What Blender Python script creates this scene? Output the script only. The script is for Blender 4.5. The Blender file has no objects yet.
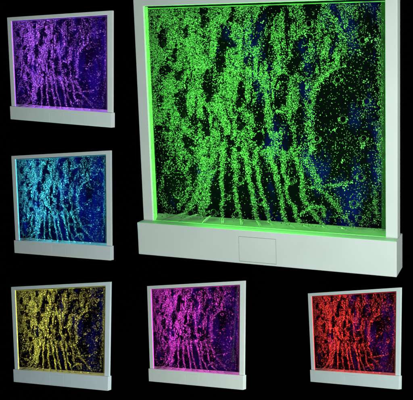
# Six illuminated bubble-wall panels against a black studio backdrop.
import bpy, bmesh, math, random
import numpy as np
from mathutils import Matrix, Vector

random.seed(4)
rng = np.random.default_rng(11)
scn = bpy.context.scene
COL = scn.collection

# ------------------------------------------------------------------ camera
PIX_F, PIX_CX, PIX_CY = 620.0, 355.594, 123.40          # photo pixels
CAM_H = 1.6
cam_d = bpy.data.cameras.new('camera')
cam = bpy.data.objects.new('camera', cam_d); COL.objects.link(cam)
cam_d.sensor_width = 36.0
cam_d.lens = PIX_F / 413.0 * 36.0
cam_d.shift_x = -(PIX_CX - 206.5) / 413.0
cam_d.shift_y = -(200.0 - PIX_CY) / 413.0
cam_d.clip_start = 0.05; cam_d.clip_end = 100
cam.location = (0, 0, CAM_H); cam.rotation_euler = (math.radians(90), 0, 0)
scn.camera = cam
CAM_M = Matrix.Translation((0, 0, CAM_H)) @ Matrix.Rotation(math.radians(90), 4, 'X')

# ------------------------------------------------------------------ panel sizes (metres, main panel 1 m wide)
H, HB, ST, WB, ZB, DB, IT = 0.8475, 0.125, 0.0417, 1.0085, 0.0352, 0.1013, 0.0341
DF = 0.046                       # frame depth
FLOOR = HB - 0.0064              # tank floor
TOPI = HB + H - IT               # tank ceiling
ZG, ZBK = -0.006, -0.034         # glass pane / back pane
XI = 0.5 - ST

def rot(a, b, c):
    a, b, c = (math.radians(v) for v in (a, b, c))
    return (Matrix.Rotation(b, 4, 'X') @ Matrix.Rotation(a, 4, 'Y') @ Matrix.Rotation(c, 4, 'Z'))

GREEN = dict(r=(-15.508, 6.618, 0.4804), t=(-0.33674, -0.50894, -2.27771), ys=1.0, zs=1.0, tp=0.0, s=1.0)
P_GREEN = Matrix.Translation(GREEN['t']) @ rot(*GREEN['r'])

def loc(u, v, z):
    """measurement on the photograph -> x, y on the main panel at depth z"""
    d = Vector(((u - PIX_CX) / PIX_F, -(v - PIX_CY) / PIX_F, -1.0))
    inv = P_GREEN.inverted()
    o = inv @ Vector((0, 0, 0)); q = inv.to_3x3() @ d
    k = (z - o.z) / q.z
    p = o + q * k
    return p.x, p.y
PX = 1 / 268.0                   # one photo pixel on the main panel, metres

# ------------------------------------------------------------------ materials
def newmat(name):
    m = bpy.data.materials.new(name); m.use_nodes = True
    nt = m.node_tree
    return m, nt, nt.nodes['Principled BSDF']

def mat_frame(name, col):
    m, nt, b = newmat(name)
    tc = nt.nodes.new('ShaderNodeTexCoord')
    n = nt.nodes.new('ShaderNodeTexNoise'); n.inputs['Scale'].default_value = 9; n.inputs['Detail'].default_value = 6
    r = nt.nodes.new('ShaderNodeMapRange'); r.inputs[1].default_value = .3; r.inputs[2].default_value = .7
    r.inputs[3].default_value = .0; r.inputs[4].default_value = 1
    mx = nt.nodes.new('ShaderNodeMix'); mx.data_type = 'RGBA'
    mx.inputs[6].default_value = tuple(c * .95 for c in col) + (1,); mx.inputs[7].default_value = tuple(col) + (1,)
    nt.links.new(tc.outputs['Object'], n.inputs['Vector']); nt.links.new(n.outputs['Fac'], r.inputs[0])
    nt.links.new(r.outputs[0], mx.inputs[0]); nt.links.new(mx.outputs[2], b.inputs['Base Color'])
    n2 = nt.nodes.new('ShaderNodeTexNoise'); n2.inputs['Scale'].default_value = 420; n2.inputs['Detail'].default_value = 3
    nt.links.new(tc.outputs['Object'], n2.inputs['Vector'])
    bp = nt.nodes.new('ShaderNodeBump'); bp.inputs['Strength'].default_value = .06; bp.inputs['Distance'].default_value = .002
    nt.links.new(n2.outputs['Fac'], bp.inputs['Height']); nt.links.new(bp.outputs[0], b.inputs['Normal'])
    b.inputs['Roughness'].default_value = .5
    return m

def mat_plain(name, col, rough=.5, spec=.5):
    m, nt, b = newmat(name)
    b.inputs['Base Color'].default_value = tuple(col) + (1,)
    b.inputs['Roughness'].default_value = rough
    b.inputs['Specular IOR Level'].default_value = spec
    return m

def mat_emit(name, col, k, vary=0.0, scale=(60, 60, 60)):
    m, nt, b = newmat(name)
    b.inputs['Base Color'].default_value = (.03, .03, .03, 1)
    b.inputs['Roughness'].default_value = .35
    b.inputs['Emission Color'].default_value = tuple(col) + (1,)
    b.inputs['Emission Strength'].default_value = k
    m.cycles.emission_sampling = 'NONE'
    if vary:                                  # uneven glow along the part
        tc = nt.nodes.new('ShaderNodeTexCoord')
        mp = nt.nodes.new('ShaderNodeMapping'); mp.inputs['Scale'].default_value = scale
        n = nt.nodes.new('ShaderNodeTexNoise'); n.inputs['Scale'].default_value = 1; n.inputs['Detail'].default_value = 2
        r = nt.nodes.new('ShaderNodeMapRange'); r.inputs[1].default_value = .35; r.inputs[2].default_value = .65
        r.inputs[3].default_value = k * (1 - vary); r.inputs[4].default_value = k * (1 + vary)
        nt.links.new(tc.outputs['Object'], mp.inputs[0]); nt.links.new(mp.outputs[0], n.inputs['Vector'])
        nt.links.new(n.outputs['Fac'], r.inputs[0]); nt.links.new(r.outputs[0], b.inputs['Emission Strength'])
    return m

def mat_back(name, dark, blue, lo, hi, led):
    """near-black plastic sheet, cloudy blue ambient reflections put into its colour"""
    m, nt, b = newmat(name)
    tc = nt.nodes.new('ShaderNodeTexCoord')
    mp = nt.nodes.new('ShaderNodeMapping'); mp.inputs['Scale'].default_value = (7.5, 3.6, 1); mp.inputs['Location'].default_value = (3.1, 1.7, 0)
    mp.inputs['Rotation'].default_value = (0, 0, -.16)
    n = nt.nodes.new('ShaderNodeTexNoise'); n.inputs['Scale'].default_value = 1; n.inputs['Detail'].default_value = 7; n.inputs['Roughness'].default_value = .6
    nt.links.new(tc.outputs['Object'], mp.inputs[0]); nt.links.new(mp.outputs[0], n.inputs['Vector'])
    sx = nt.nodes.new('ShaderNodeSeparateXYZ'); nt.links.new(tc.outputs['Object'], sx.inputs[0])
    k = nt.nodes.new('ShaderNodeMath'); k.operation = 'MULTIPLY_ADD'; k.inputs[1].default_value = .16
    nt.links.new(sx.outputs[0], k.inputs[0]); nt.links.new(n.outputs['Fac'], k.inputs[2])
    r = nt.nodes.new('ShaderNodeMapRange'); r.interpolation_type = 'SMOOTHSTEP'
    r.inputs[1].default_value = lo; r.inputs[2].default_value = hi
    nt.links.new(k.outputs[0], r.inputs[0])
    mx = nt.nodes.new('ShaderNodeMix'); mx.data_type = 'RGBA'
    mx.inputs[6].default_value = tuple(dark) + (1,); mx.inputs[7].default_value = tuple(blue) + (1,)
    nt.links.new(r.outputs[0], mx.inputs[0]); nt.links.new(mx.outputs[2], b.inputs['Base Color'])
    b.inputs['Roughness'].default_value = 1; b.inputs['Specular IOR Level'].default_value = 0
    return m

def mat_bubble():
    m, nt, b = newmat('air_bubble')
    a = nt.nodes.new('ShaderNodeAttribute'); a.attribute_name = 'milky'
    r = nt.nodes.new('ShaderNodeMapRange'); r.inputs[3].default_value = .006; r.inputs[4].default_value = .085
    nt.links.new(a.outputs['Fac'], r.inputs[0])
    cb = nt.nodes.new('ShaderNodeCombineColor')
    for i in range(3): nt.links.new(r.outputs[0], cb.inputs[i])
    nt.links.new(cb.outputs[0], b.inputs['Base Color'])
    b.inputs['Roughness'].default_value = .25; b.inputs['Specular IOR Level'].default_value = .2
    return m

def mat_glass():
    m = bpy.data.materials.new('clear_pane'); m.use_nodes = True
    nt = m.node_tree; nt.nodes.clear()
    o = nt.nodes.new('ShaderNodeOutputMaterial'); t = nt.nodes.new('ShaderNodeBsdfTransparent')
    t.inputs[0].default_value = (.97, .985, .975, 1)
    g = nt.nodes.new('ShaderNodeBsdfGlossy'); g.inputs['Roughness'].default_value = .03
    f = nt.nodes.new('ShaderNodeFresnel'); f.inputs[0].default_value = 1.33
    mx = nt.nodes.new('ShaderNodeMixShader')
    ge = nt.nodes.new('ShaderNodeNewGeometry')
    a = nt.nodes.new('ShaderNodeMath'); a.operation = 'SUBTRACT'; a.inputs[0].default_value = 1; nt.links.new(ge.outputs['Backfacing'], a.inputs[1])
    c = nt.nodes.new('ShaderNodeMath'); c.operation = 'MULTIPLY'; nt.links.new(a.outputs[0], c.inputs[0]); nt.links.new(f.outputs[0], c.inputs[1])
    nt.links.new(c.outputs[0], mx.inputs[0]); nt.links.new(t.outputs[0], mx.inputs[1]); nt.links.new(g.outputs[0], mx.inputs[2])
    nt.links.new(mx.outputs[0], o.inputs[0])
    return m

M_BUB = mat_bubble(); M_GLASS = mat_glass()
M_PEG = mat_plain('peg_rubber', (.002, .003, .003), 1, 0)
M_PEGRING = mat_plain('peg_rim_highlight', (.007, .008, .008), .35, .3)
M_STREAK = mat_plain('stream_streak_tone', (.07, .075, .07), .4)
M_BLACK = mat_plain('black_velvet', (.0006, .0006, .0006), 1, 0)
M_SEAM = mat_plain('seam_shadow_gap', (.10, .13, .13), .8)

# ------------------------------------------------------------------ mesh helpers
class Shape:
    """applies the panel's own width/height/depth proportions to every mesh of the panel"""
    def __init__(s, ys, zs, tp): s.ys, s.zs, s.tp = ys, zs, tp
    def arr(s, v):
        v = np.array(v, dtype=np.float64)
        v[:, 0] *= 1 + s.tp * (v[:, 1] - .4)
        v[:, 1] *= s.ys; v[:, 2] *= s.zs
        return v

def link(name, me, mat, parent):
    me.materials.append(mat)
    o = bpy.data.objects.new(name, me); COL.objects.link(o)
    if parent: o.parent = parent
    return o

def from_bm(name, bm, mat, parent, sh, bevel=0, smooth=False, seg=2):
    if bevel:
        bmesh.ops.bevel(bm, geom=list(bm.edges), offset=bevel, segments=seg, affect='EDGES', profile=.5, clamp_overlap=True)
    bmesh.ops.recalc_face_normals(bm, faces=bm.faces)
    v = sh.arr([tuple(x.co) for x in bm.verts])
    for x, c in zip(bm.verts, v): x.co = c
    me = bpy.data.meshes.new(name); bm.to_mesh(me); bm.free()
    if smooth: me.polygons.foreach_set('use_smooth', [True] * len(me.polygons))
    return link(name, me, mat, parent)

def box(bm, x0, x1, y0, y1, z0, z1):
    vs = [bm.verts.new((x, y, z)) for z in (z0, z1) for y in (y0, y1) for x in (x0, x1)]
    for f in ((0, 2, 3, 1), (4, 5, 7, 6), (0, 1, 5, 4), (2, 6, 7, 3), (0, 4, 6, 2), (1, 3, 7, 5)):
        bm.faces.new([vs[i] for i in f])

def ico(sub):
    bm = bmesh.new(); bmesh.ops.create_icosphere(bm, subdivisions=sub, radius=1)
    V = np.array([tuple(v.co) for v in bm.verts]); F = np.array([[v.index for v in f.verts] for f in bm.faces]); bm.free()
    return V, F

# ------------------------------------------------------------------ value noise
def vnoise(x, y, seed):
    def h(i, j):
        n = (i * 374761393 + j * 668265263 + seed * 1442695041) & 0xffffffff
        n = ((n ^ (n >> 13)) * 1274126177) & 0xffffffff
        return ((n ^ (n >> 16)) & 0xffff) / 65535.0
    xi = np.floor(x).astype(np.int64); yi = np.floor(y).astype(np.int64)
    fx = x - xi; fy = y - yi; fx = fx * fx * (3 - 2 * fx); fy = fy * fy * (3 - 2 * fy)
    a = h(xi, yi) * (1 - fx) + h(xi + 1, yi) * fx
    b = h(xi, yi + 1) * (1 - fx) + h(xi + 1, yi + 1) * fx
    return a * (1 - fy) + b * fy

def seg_d(u, v, pts):
    """distance to a polyline with widths (x, y, w): returns distance / local width"""
    best = np.full(u.shape, 1e9)
    for (x0, y0, w0), (x1, y1, w1) in zip(pts[:-1], pts[1:]):
        dx, dy = x1 - x0, y1 - y0
        t = np.clip(((u - x0) * dx + (v - y0) * dy) / (dx * dx + dy * dy + 1e-9), 0, 1)
        d = np.hypot(u - x0 - t * dx, v - y0 - t * dy) / (w0 + t * (w1 - w0))
        best = np.minimum(best, d)
    return best

PEGS = [(162.7, 44), (203.2, 24), (178.6, 77.3), (219.6, 69), (254.7, 41.8), (291.7, 72), (362.7, 40.3), (309, 23.5),
        (161.6, 98.5), (183.4, 114.2), (208, 99.4), (208, 132.7), (167.7, 129.5), (192, 152), (256.4, 88.5), (239.4, 104.4),
        (240.7, 127.3), (278, 105.5), (276.7, 128.4), (259.2, 142.5), (286.5, 148), (239, 149), (337.7, 79.8), (366.7, 101.1),
        (343.1, 119.2), (309.8, 101.6), (363.8, 138.2), (317, 138.6), (169.6, 168.2), (178.1, 193.4), (169.6, 210), (195.7, 185),
        (190.7, 213), (213.7, 167.6), (213.7, 212), (226, 196), (240.4, 179.5), (237, 214), (261, 200.6),
        (360.8, 177), (360, 218), (354, 203), (319.4, 214), (292, 180)]
VOIDS = [  # dark wakes that hang above the pegs
    [(203, 24, 4), (204, 14, 3.4), (204, 6, 3)], [(219.6, 69, 4), (221, 50, 4.6), (225, 32, 4.2), (223, 26, 2)],
    [(225, 40, 4), (231, 44, 4)], [(254.7, 42, 4), (258, 30, 4.5), (266, 18, 5.5), (277, 5, 6)],
    [(162.7, 44, 3.6), (162.5, 34, 3.4), (161, 28, 2)], [(178, 77, 4), (180, 73, 2)], [(165, 71, 5), (167, 70, 4)],
    [(209, 72, 4), (207, 77, 4)], [(183.4, 114, 4), (180, 98, 6), (184, 90, 3.4), (187, 80, 2)],
    [(208, 99, 4), (210, 84, 6), (207, 74, 3)], [(208, 133, 3.6), (205, 120, 2.8), (205, 108, 2)],
    [(192, 152, 4), (187, 138, 3)], [(158, 150, 9), (155, 138, 6), (160, 128, 3)], [(239.4, 104, 3.4), (240, 92, 3), (241, 82, 1.6)],
    [(256, 88, 3.6), (257, 82, 2)], [(240.7, 127, 3.2), (240, 114, 2.2)], [(278, 105, 4), (282, 92, 4), (285, 78, 3)],
    [(291.7, 72, 4), (295, 60, 5), (302, 47, 6), (306, 38, 4)], [(286.5, 148, 5), (288, 134, 4), (283, 118, 3)],
    [(276.7, 128, 4), (277, 116, 3)], [(259, 142, 4), (258, 125, 3), (262, 104, 4), (260, 96, 3)], [(309, 23.5, 6), (311, 12, 6), (314, 3, 7)],
    [(232, 152, 4), (229, 138, 3)], [(301, 140, 4), (299, 118, 3), (303, 96, 3), (302, 82, 2)], [(247, 165, 3), (250, 150, 3)],
    [(266, 150, 3), (268, 135, 2)], [(362.7, 40, 4.4), (363, 50, 4.5)], [(196, 130, 2), (193, 118, 1.6)],
    [(174, 60, 2), (176, 50, 2)], [(232, 20, 2), (234, 8, 2)], [(185, 36, 1.6), (187, 26, 1.6)], [(246, 64, 1.6), (249, 54, 1.6)],
    [(268, 70, 2), (271, 58, 2.4)], [(330, 60, 2), (334, 44, 3), (336, 34, 2)], [(150, 128, 2), (151, 110, 2)]]
STREAMS = [  # (polyline, weight)
    ([(203, 148, 7), (203, 172, 6), (199, 193, 6), (190, 208, 5), (184, 216, 4)], 1.0),
    ([(192, 150, 4), (189, 162, 3), (184, 172, 2)], .7),
    ([(215, 150, 5), (210, 180, 4.5), (207, 200, 5), (199, 216, 5)], 1.0),
    ([(222, 145, 4), (220, 172, 2.6), (223, 195, 2.6), (222, 218, 2.6)], .95),
    ([(234, 150, 4), (234, 170, 3), (236, 190, 3), (241, 219, 2.4)], .95),
    ([(244, 150, 4), (249, 180, 3), (252, 200, 3), (257, 220, 2.6)], .95),
    ([(256, 150, 3.4), (260, 185, 2.8), (264, 205, 2.8), (270, 222, 2.6)], .9),
    ([(268, 150, 4), (275, 182, 3), (281, 205, 3), (288, 224, 2.8)], .9),
    ([(281, 152, 3.4), (287, 180, 2.8), (291, 200, 2.8), (303, 226, 2.8)], .9),
    ([(294, 150, 4), (300, 178, 3.2), (306, 202, 3.4), (322, 226, 3)], .8),
    ([(304, 214, 2.4), (313, 206, 3), (324, 208, 3), (328, 217, 2.4)], .8),
    ([(306, 160, 5), (318, 186, 4), (332, 200, 4), (345, 217, 3.6), (352, 226, 3)], .6),
    ([(310, 188, 2), (325, 186, 2), (342, 184, 3), (350, 182, 2)], .55),
    ([(151, 158, 3), (150, 195, 2), (153, 212, 2)], .25),
    ([(171, 160, 3.4), (162, 172, 3), (160, 190, 3), (166, 203, 3), (176, 212, 4)], .35),
    ([(178, 160, 4), (186, 178, 4), (186, 196, 4), (180, 208, 4)], .45),
    ([(336, 50, 3), (338, 66, 3), (326, 74, 3), (318, 86, 3), (314, 100, 3)], .9),
    ([(324, 76, 2.4), (321, 82, 3), (314, 94, 2.4), (312, 105, 2)], .9),
    ([(381, 4, 2), (378, 40, 4), (380, 90, 3), (379, 140, 4), (377, 190, 4), (374, 222, 4)], .42),
    ([(309, 108, 5), (310, 140, 5), (312, 152, 4)], .55)]

def density(u, v):
    # main rising field, fading to the right where the back sheet shows
    edge = np.interp(v, [0, 20, 45, 65, 75, 90, 110, 155], [371, 362, 352, 343, 322, 311, 305, 309])
    core = 1 / (1 + np.exp((u - edge) / 4.0))
    lvl = np.interp(u, [146, 200, 250, 300, 360], [1.1, 1.1, .9, .62, .50])
    low = 1 / (1 + np.exp((v - 158 - 9 * (vnoise(u / 6., v * 0, 91) - .5)) / 7.0))
    n1 = vnoise(u / 3.4 + 6, v / 13., 3); n2 = vnoise(u / 8., v / 22., 8); n3 = vnoise(u / 2.2, v / 2.6, 5)
    tex = np.clip((.45 * n1 + .20 * n2 + .45 * n3) * 1.5 - .12, .12, 1.15)
    D = core * lvl * low * tex
    # thin wandering dark channels between the rising columns
    wv = u + 5.0 * (vnoise(u / 14., v / 24., 61) - .5) + np.clip(v - 110, 0, 200) * -.0010 * (u - 250)
    ch = np.abs(vnoise(wv / 6.5, v / 46., 71) - .5) * 2
    ch2 = np.abs(vnoise(wv / 3.6 + 40, v / 26., 77) - .5) * 2
    chm = np.clip((ch - .05) / .13, .06, 1) * (.45 + .55 * np.clip((ch2 - .05) / .2, 0, 1))
    dense = np.clip((262 - u) / 50, 0, 1) * np.clip((125 - v) / 40, 0, 1)
    D *= chm * (1 - dense) + dense * np.maximum(chm, .55)
    # left lower part loses bubbles
    D *= 1 - .75 * np.clip((v - 118) / 26, 0, 1) * np.clip((182 - u) / 22, 0, 1)
    for p in VOIDS:
        d = seg_d(u + 4.5 * (vnoise(u / 5, v / 5, 21) - .5), v, p) / 1.2
        D *= np.clip((d - .75) / .45, .015, 1)
    for p, w in STREAMS:
        jw = (vnoise(v / 9., v * 0 + w * 31 + p[0][0], 13) - .5) * 3.0
        jw = jw * 1.3 + (vnoise(v / 22., v * 0 + p[0][0] * 1.7, 19) - .5) * 4
        d = seg_d(u + jw, v, p) * np.where(v > 172, 1.3, 1.1)
        D = np.maximum(D, w * np.exp(-(np.abs(d) ** 2.6) * 1.15) * (.45 + .75 * vnoise(u / 2.4, v / 4.5, 17)))
    # sparse scatter in the darker right part
    sp = .055 + .16 * np.clip(vnoise(u / 9., v / 9., 40) - .45, 0, 1) * 2
    sp = sp * np.where((u > 316) & (u < 356) & (v > 82) & (v < 146), .55, 1.0) * np.clip((v - 2) / 40 + .4, 0, 1)
    D = np.maximum(D, np.where(u > 300, sp * np.where(v > 70, .62, .45), np.where((v > 135) & (u > 186), sp * .12, sp * .45)))
    for (x, y) in PEGS:                      # nothing inside a peg, a little collar of bubbles round it
        d = np.hypot(u - x, v - y)
        D = np.where(d < 3.0, D * .10, D)
        D = np.where((d > 3.6) & (d < 5.2) & (v > y - 1.5), np.maximum(D, .35), D)
    D = np.where(v > np.interp(u, [150, 385], [217, 231]), 0, D)
    return D

def make_bubbles(n, rscale):
    out_u, out_v = [], []
    tot = 0
    while tot < n:
        u = rng.uniform(147, 384, 60000); v = rng.uniform(3.5, 232, 60000)
        k = rng.uniform(0, 1, 60000) < density(u, v)
        out_u.append(u[k]); out_v.append(v[k]); tot += k.sum()
    u = np.concatenate(out_u)[:n]; v = np.concatenate(out_v)[:n]
    r = np.clip(rng.lognormal(math.log(.50), .30, n), .26, 1.15) * rscale
    m = np.clip(rng.beta(.65, 1.5, n), 0, 1)
    # larger bright clusters
    cl = [(344.5, 26, 2.2, 7), (323.5, 52, 2.4, 12), (319, 88, 2, 8), (368, 38, 3.2, 12), (375, 40, 2.5, 8), (360, 52, 3, 8), (345, 186, 3, 10),
          (342, 160, 1.8, 6), (305, 34, 2.0, 6), (278, 112, 2, 6), (334, 130, 2.6, 8), (364, 146, 3.5, 14), (352, 182, 2, 5), (311, 148, 3, 12),
          (366, 80, 2.4, 6), (196, 140, 3, 10), (186, 86, 3, 9), (190, 96, 3, 9), (165, 56, 3, 8), (207, 200, 4, 14), (200, 204, 4, 14),
          (310, 208, 3, 10), (347, 214, 3, 10), (262, 22, 2, 5), (346, 66, 1.6, 5)]
    cu, cv = [], []
    for x, y, s, c in cl:
        cu += list(rng.normal(x, s * .55, c)); cv += list(rng.normal(y, s * .55, c))
    u = np.concatenate([u, cu]); v = np.concatenate([v, cv]); c = len(cu)
    r = np.concatenate([r, rng.uniform(.65, 1.05, c) * rscale]); m = np.concatenate([m, rng.uniform(.75, 1, c)])
    z = rng.uniform(-.0245, -.0145, len(u))
    # exact ray/plane mapping, vectorised
    inv = P_GREEN.inverted(); o = np.array(inv @ Vector((0, 0, 0))); R3 = np.array(inv.to_3x3())
    d = np.stack([(u - PIX_CX) / PIX_F, -(v - PIX_CY) / PIX_F, -np.ones_like(u)], 1) @ R3.T
    zm = -.02
    k = (zm - o[2]) / d[:, 2]
    P = o[None, :] + d * k[:, None]
    P[:, 2] = z
    ok = (np.abs(P[:, 0]) < XI - .006) & (P[:, 1] < TOPI - .008) & (P[:, 1] > FLOOR + .020)
    return P[ok], r[ok] * PX, m[ok]

def bubble_mesh(P, r, m, sub, sh, mat, parent):
    V, F = ico(sub)
    n = len(P)
    C = sh.arr(P)
    ax = np.array([1.0, sh.ys * .5 + .5, 1.0])
    st = rng.uniform(.8, 1.35, n)
    sc = np.stack([r, r * st * sh.ys, r * max(sh.zs, .45)], 1)
    verts = (C[:, None, :] + V[None, :, :] * sc[:, None, :]).reshape(-1, 3)
    faces = (F[None, :, :] + (np.arange(n) * len(V))[:, None, None]).reshape(-1)
    me = bpy.data.meshes.new('rising_bubbles')
    me.vertices.add(len(verts)); me.vertices.foreach_set('co', verts.astype(np.float32).ravel())
    nf = n * len(F)
    me.loops.add(nf * 3); me.loops.foreach_set('vertex_index', faces.astype(np.int32))
    me.polygons.add(nf); me.polygons.foreach_set('loop_start', np.arange(0, nf * 3, 3, dtype=np.int32))
    me.polygons.foreach_set('use_smooth', np.ones(nf, dtype=bool))
    me.update(calc_edges=True)
    at = me.attributes.new('milky', 'FLOAT', 'POINT')
    at.data.foreach_set('value', np.repeat(m, len(V)).astype(np.float32))
    o = link('rising_bubbles', me, mat, parent)
    o['kind'] = 'stuff'
    return o

# ------------------------------------------------------------------ one panel
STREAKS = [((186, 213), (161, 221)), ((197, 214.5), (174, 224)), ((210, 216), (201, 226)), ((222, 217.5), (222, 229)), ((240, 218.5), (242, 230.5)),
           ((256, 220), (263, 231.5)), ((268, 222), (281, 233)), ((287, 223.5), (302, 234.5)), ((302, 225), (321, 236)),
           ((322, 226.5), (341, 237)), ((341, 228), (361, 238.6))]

def make_panel(label, p, led, led_hot, fr, back, nb, rs, sub, power, ledge_k, front=1.0):
    root = bpy.data.objects.new('bubble_display', None); COL.objects.link(root)
    root.empty_display_size = .1
    root['label'] = label; root['category'] = 'bubble display'; root['group'] = 'bubble displays lit in different colours'
    root.matrix_world = CAM_M @ Matrix.Scale(p['s'], 4) @ Matrix.Translation(p['t']) @ rot(*p['r'])
    sh = Shape(p['ys'], p['zs'], p['tp'])
    mf = mat_frame('satin_white_paint', fr)

    # frame: one mitred ring with real depth, open in the middle
    bm = bmesh.new()
    yb = 0.05
    o = [(-.5, yb), (.5, yb), (.5, HB + H), (-.5, HB + H)]
    i = [(-XI, FLOOR), (XI, FLOOR), (XI, TOPI), (-XI, TOPI)]
    vf = [[bm.verts.new((x, y, z)) for (x, y) in ring] for ring in (o, i) for z in (0, -DF)]
    of, ob, nf, nb_ = vf
    for k in range(4):
        j = (k + 1) % 4
        bm.faces.new((of[k], of[j], nf[j], nf[k])); bm.faces.new((ob[k], nb_[k], nb_[j], ob[j]))
        bm.faces.new((of[k], ob[k], ob[j], of[j])); bm.faces.new((nf[k], nf[j], nb_[j], nb_[k]))
    from_bm('frame', bm, mf, root, sh, bevel=.0018)

    # base with a recess for the access panel
    ax0, ay1 = loc(238.4, 236.1, ZB); ax1, ay0 = loc(276.4, 264.4, ZB)
    ay1b = loc(276.6, 239.4, ZB)[1]; ay1 = (ay1 + ay1b) / 2; ay0 = (ay0 + loc(238.8, 261.1, ZB)[1]) / 2
    bm = bmesh.new()
    w = WB / 2; zb = ZB - DB; rc = ZB - .006
    F0 = [bm.verts.new(c + (ZB,)) for c in ((-w, 0), (w, 0), (w, HB), (-w, HB))]
    B0 = [bm.verts.new(c + (zb,)) for c in ((-w, 0), (w, 0), (w, HB), (-w, HB))]
    hole = ((ax0, ay0), (ax1, ay0), (ax1, ay1), (ax0, ay1))
    G0 = [bm.verts.new(c + (ZB,)) for c in hole]; G1 = [bm.verts.new(c + (rc,)) for c in hole]
    for k in range(4):
        j = (k + 1) % 4
        bm.faces.new((F0[k], F0[j], G0[j], G0[k])); bm.faces.new((G0[k], G0[j], G1[j], G1[k]))
        bm.faces.new((F0[k], B0[k], B0[j], F0[j]))
    bm.faces.new(G1); bm.faces.new(B0)
    be = [e for e in bm.edges if all(v in F0 or v in B0 for v in e.verts)]
    bmesh.ops.bevel(bm, geom=be, offset=.0022, segments=3, affect='EDGES', profile=.5, clamp_overlap=True)
    base = from_bm('base', bm, mf, root, sh)
    bm = bmesh.new(); g = .0011
    box(bm, ax0 + g, ax1 - g, ay0 + g, ay1 - g, rc + .0005, ZB - .0002)
    from_bm('access_panel', bm, mf, base, sh)

    # tank: back sheet, ledge, glass
    bm = bmesh.new(); box(bm, -XI + .001, XI - .001, FLOOR + .001, TOPI - .001, ZBK - .006, ZBK)
    from_bm('back_sheet', bm, back, root, sh)
    bm = bmesh.new(); box(bm, -XI + .0012, XI - .0012, FLOOR + .0012, TOPI - .0012, ZG - .003, ZG)
    from_bm('glass_pane', bm, M_GLASS, root, sh)
    bm = bmesh.new()
    hl = .0275
    a = [(-XI + .002, FLOOR + .002, ZG - .004), (-XI + .002, FLOOR + .002, ZBK + .001), (-XI + .002, FLOOR + hl, ZBK + .001), (-XI + .002, FLOOR + .0045, ZG - .004)]
    L = [bm.verts.new(c) for c in a]; Rr = [bm.verts.new((-c[0], c[1], c[2])) for c in a]
    bm.faces.new(L); bm.faces.new(Rr[::-1])
    for k in range(4): bm.faces.new((L[k], Rr[k], Rr[(k + 1) % 4], L[(k + 1) % 4]))
    from_bm('lit_ledge', bm, mat_emit('ledge_glow', tuple(.75 * c + .25 for c in led), ledge_k, .35, (9, 60, 1)), root, sh)  # light on the ledge put in as its own glow

    # bright reflections of the streams on the ledge, shaped as solid slivers
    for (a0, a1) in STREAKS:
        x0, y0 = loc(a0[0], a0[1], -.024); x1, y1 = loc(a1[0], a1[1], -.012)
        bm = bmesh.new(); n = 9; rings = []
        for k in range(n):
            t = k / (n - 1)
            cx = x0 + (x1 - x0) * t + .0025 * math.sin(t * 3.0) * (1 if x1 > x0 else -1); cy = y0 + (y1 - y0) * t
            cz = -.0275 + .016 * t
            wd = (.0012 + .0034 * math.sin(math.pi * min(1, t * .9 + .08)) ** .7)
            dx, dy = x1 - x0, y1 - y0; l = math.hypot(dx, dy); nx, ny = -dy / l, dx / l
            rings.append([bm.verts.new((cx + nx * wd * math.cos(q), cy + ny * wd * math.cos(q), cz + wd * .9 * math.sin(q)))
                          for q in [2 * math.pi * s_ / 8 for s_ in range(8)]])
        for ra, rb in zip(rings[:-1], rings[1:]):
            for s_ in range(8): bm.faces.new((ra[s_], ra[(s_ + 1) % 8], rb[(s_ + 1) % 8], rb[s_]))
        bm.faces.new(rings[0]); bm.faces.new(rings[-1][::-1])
        from_bm('ledge_streak', bm, mats_streak[label], root, sh, smooth=True)

    # black liner added to keep LED spill off the inner walls
    bm = bmesh.new()
    box(bm, -XI + .0002, -XI + .0007, FLOOR + .0002, TOPI - .0002, ZBK, ZG - .0035)
    box(bm, XI - .0007, XI - .0002, FLOOR + .0002, TOPI - .0002, ZBK, ZG - .0035)
    box(bm, -XI + .0010, XI - .0010, TOPI - .0007, TOPI - .0002, ZBK, ZG - .0035)
    box(bm, -XI + .0010, XI - .0010, FLOOR + .0002, FLOOR + .0007, ZBK, ZG - .0035)
    from_bm('spill_liner', bm, M_PEG, root, sh)

    # LED strips round the inside of the opening
    mh = mat_emit('led_strip_hot', led_hot, 1.25, .18, (3, 40, 3))
    bm = bmesh.new(); box(bm, -XI + .0008, -XI + .0040, FLOOR + .004, TOPI - .002, -.023, ZG - .0045)
    from_bm('led_strip', bm, mh, root, sh)
    mt = mat_emit('led_strip_top', led, .60, .5, (14, 3, 3))
    bm = bmesh.new(); box(bm, -XI + .007, XI - .004, TOPI - .0095, TOPI - .0062, ZG - .010, ZG - .006)
    from_bm('led_strip', bm, mt, root, sh)
    mr = mat_emit('edge_strip_glow', tuple(.75 * c + .02 for c in led), .085, .5, (3, 26, 3))  # right edge strip, its light put in as a weak glow
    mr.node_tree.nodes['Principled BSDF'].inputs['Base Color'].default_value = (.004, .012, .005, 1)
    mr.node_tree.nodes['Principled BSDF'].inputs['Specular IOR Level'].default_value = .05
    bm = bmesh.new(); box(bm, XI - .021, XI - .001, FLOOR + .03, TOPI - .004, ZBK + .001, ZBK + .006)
    from_bm('edge_glow', bm, mr, root, sh)

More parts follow.
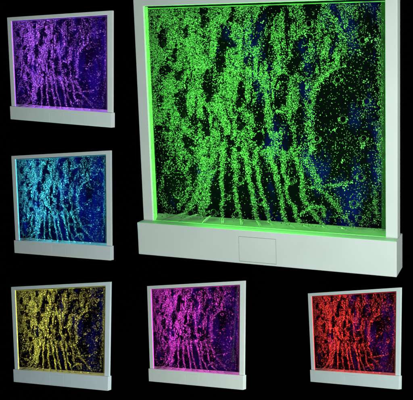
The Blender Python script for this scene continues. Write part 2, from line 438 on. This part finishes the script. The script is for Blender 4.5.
    # pegs
    for (u, v) in PEGS:
        x, y = loc(u, v, -.026)
        bm = bmesh.new()
        pr = random.uniform(2.1, 3.0) * PX
        bmesh.ops.create_cone(bm, cap_ends=True, segments=28, radius1=pr, radius2=pr * .94, depth=.006, matrix=Matrix.Translation((x, y, -.0285)))
        peg = from_bm('peg', bm, back if u > 250 else M_PEG, root, sh, bevel=.0005)
        if u > 300 or v > 155:          # rim highlight, modelled as a ring on these pegs only
            bm = bmesh.new()
            n = 28; k = 6; rr = []
            for q in range(n):
                t = 2 * math.pi * q / n
                rr.append([bm.verts.new((x + math.cos(t) * (pr * 1.04 + .0011 * math.cos(s_ * 2 * math.pi / k)), y + math.sin(t) * (pr * 1.04 + .0011 * math.cos(s_ * 2 * math.pi / k)),
                                         -.0262 + .0011 * math.sin(s_ * 2 * math.pi / k))) for s_ in range(k)])
            for q in range(n):
                for s_ in range(k): bm.faces.new((rr[q][s_], rr[(q + 1) % n][s_], rr[(q + 1) % n][(s_ + 1) % k], rr[q][(s_ + 1) % k]))
            from_bm('peg_rim', bm, M_PEGRING, peg, sh, smooth=True)

    # bubbles
    P, r, m = make_bubbles(nb, rs)
    bo = bubble_mesh(P, r, m, sub, sh, M_BUB, root)
    bo.visible_shadow = False            # air bubbles in water let the light through

    # the LED light itself: lamps on the inside of each tank edge
    def lamp(a, b, toward, e, col, wz=.012, zc=-.0165):
        """strip lamp from a to b (panel x, y) shining towards a third point of the panel plane"""
        A, B, T = (Vector(q) for q in sh.arr([a + (zc,), b + (zc,), toward + (zc,)]))
        side = (B - A).normalized(); mid = (A + B) / 2
        dr = T - mid; dr = (dr - side * dr.dot(side)).normalized()
        dr = (dr + Vector((0, 0, -.05))).normalized()      # aimed slightly at the back sheet
        nz = -dr; ny = nz.cross(side)
        d = bpy.data.lights.new('led_lamp', 'AREA'); d.shape = 'RECTANGLE'
        d.size = (B - A).length; d.size_y = wz * max(p['zs'], .4); d.color = col; d.energy = e; d.spread = math.radians(60)
        d.use_nodes = True
        nt = d.node_tree; em = nt.nodes['Emission']; lf = nt.nodes.new('ShaderNodeLightFalloff')
        lf.inputs['Strength'].default_value = 1.0; lf.inputs['Smooth'].default_value = .10 * p['s'] ** 2
        nt.links.new(lf.outputs['Quadratic'], em.inputs['Strength'])
        ob = bpy.data.objects.new('led_lamp', d); COL.objects.link(ob); ob.parent = root
        ob.matrix_local = Matrix.Translation(mid) @ Matrix((side, ny, nz)).transposed().to_4x4()
    xl = XI - .0065; ym = (TOPI + FLOOR) / 2
    lamp((-xl, FLOOR + .06), (-xl, TOPI - .01), (0, ym), power * 76, led_hot)
    lamp((-xl, FLOOR + .011), (xl, FLOOR + .011), (0, ym), power * 38, led, .006, -.0105)
    lamp((xl, FLOOR + .06), (xl, TOPI - .01), (0, ym), power * 34, led)
    lamp((-xl, TOPI - .004), (xl, TOPI - .004), (0, ym), power * 7, led)
    return root

def small(r, t, ys, zs, tp):
    k = 3.0 / -t[2]
    return dict(r=r, t=t, ys=ys, zs=zs, tp=tp, s=k)

mats_streak = {}
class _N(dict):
    def __missing__(s, k): return M_STREAK
mats_streak = _N()

FR = (.32, .385, .36); FS = (.78, .92, .87)
# green
make_panel('largest panel, white frame filled with bright green bubbles, taking up the upper right',
           GREEN, (.06, 1, .035), (.12, 1, .08), FR,
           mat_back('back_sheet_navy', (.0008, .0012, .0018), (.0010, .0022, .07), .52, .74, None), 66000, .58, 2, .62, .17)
make_panel('small white framed panel glowing violet and purple, at the upper left above the cyan one',
           small((-31.44, 4.12, -.78), (-1.7735, .0023, -3.7032), .6612, .2217, .0414), (.36, .06, 1), (.44, .09, 1), FS,
           mat_back('back_sheet_violet', (.007, .001, .035), (.020, .003, .19), .48, .68, None), 32000, .66, 1, .15, .3)
make_panel('small white framed panel glowing cyan and deep blue, between the violet and the yellow ones',
           small((-30.44, -.52, 3.12), (-1.8897, -.851, -3.9727), .6775, .2296, .0541), (.03, .55, .72), (.06, .72, .95), (.62, .75, .74),
           mat_back('back_sheet_blue', (.0006, .003, .035), (.0015, .007, .19), .42, .66, None), 32000, .66, 1, .125, .2)
make_panel('small white framed panel with yellow bubbles, lowest of the left column',
           small((-32.9, -5.81, 6.48), (-1.7931, -1.5848, -3.7454), .6133, .2168, .0927), (.60, .54, .03), (.85, .80, .10), (.64, .80, .83),
           mat_back('back_sheet_indigo', (.001, .001, .004), (.003, .003, .07), .50, .68, None), 32000, .66, 1, .065, .2)
make_panel('small white framed panel glowing magenta pink, in the middle of the bottom row',
           small((-37.25, -9.34, 5.10), (-1.0793, -1.7454, -4.1358), .6758, .2498, .0831), (.80, .02, .60), (1, .05, .80), FS,
           mat_back('back_sheet_plum', (.003, .0006, .009), (.016, .002, .10), .46, .68, None), 32000, .66, 1, .14, .3)
make_panel('small white framed panel with red bubbles, at the right end of the bottom row',
           small((-46.36, -16.09, 1.71), (-.0232, -1.9714, -4.668), .7075, .2841, .1083), (.90, .012, .012), (1, .03, .02), (.64, .80, .78),
           mat_back('back_sheet_purple', (.002, .0008, .004), (.013, .002, .10), .49, .68, None), 32000, .66, 1, .17, .2)

# ------------------------------------------------------------------ backdrop
bm = bmesh.new()
prof = [(-1.6, .6), (-1.6, 4.4)] + [(-1.6 + 1.0 * (1 - math.cos(a)), 4.4 + 1.0 * math.sin(a)) for a in np.linspace(.15, math.pi / 2, 10)] + [(6.5, 5.4)]
rows = [[bm.verts.new((x, y, z)) for x in (-9, 9)] for z, y in prof]
for a, b in zip(rows[:-1], rows[1:]): bm.faces.new((a[0], a[1], b[1], b[0]))
me = bpy.data.meshes.new('backdrop'); bm.to_mesh(me); bm.free()
bd = link('backdrop', me, M_BLACK, None); bd['kind'] = 'structure'

# ------------------------------------------------------------------ front lamps out of view: key from the right, added fill
def softbox(loc_, aim, size, e, col=(1, 1, 1)):
    d = bpy.data.lights.new('unseen_front_lamp', 'AREA'); d.shape = 'SQUARE'; d.size = size; d.energy = e; d.color = col
    o = bpy.data.objects.new('unseen_front_lamp', d); COL.objects.link(o)
    o.location = loc_
    o.rotation_euler = (Vector(aim) - Vector(loc_)).to_track_quat('-Z', 'Y').to_euler()
softbox((1.15, 1.0, 1.7), (.35, 2.3, 1.5), .5, 30, (1, .99, .97))
softbox((-.15, -.3, .9), (-.5, 2.5, 1.1), .8, 95, (.99, 1, .98))  # fill lamp added to brighten the small panels

w = bpy.data.worlds.new('World'); scn.world = w; w.use_nodes = True
w.node_tree.nodes['Background'].inputs[0].default_value = (0, 0, 0, 1)
w.node_tree.nodes['Background'].inputs[1].default_value = 0
scn.view_settings.view_transform = 'Standard'; scn.view_settings.look = 'None'
scn.view_settings.exposure = 0; scn.view_settings.gamma = 1
scn.render.engine = 'CYCLES'
scn.cycles.max_bounces = 4; scn.cycles.transparent_max_bounces = 8
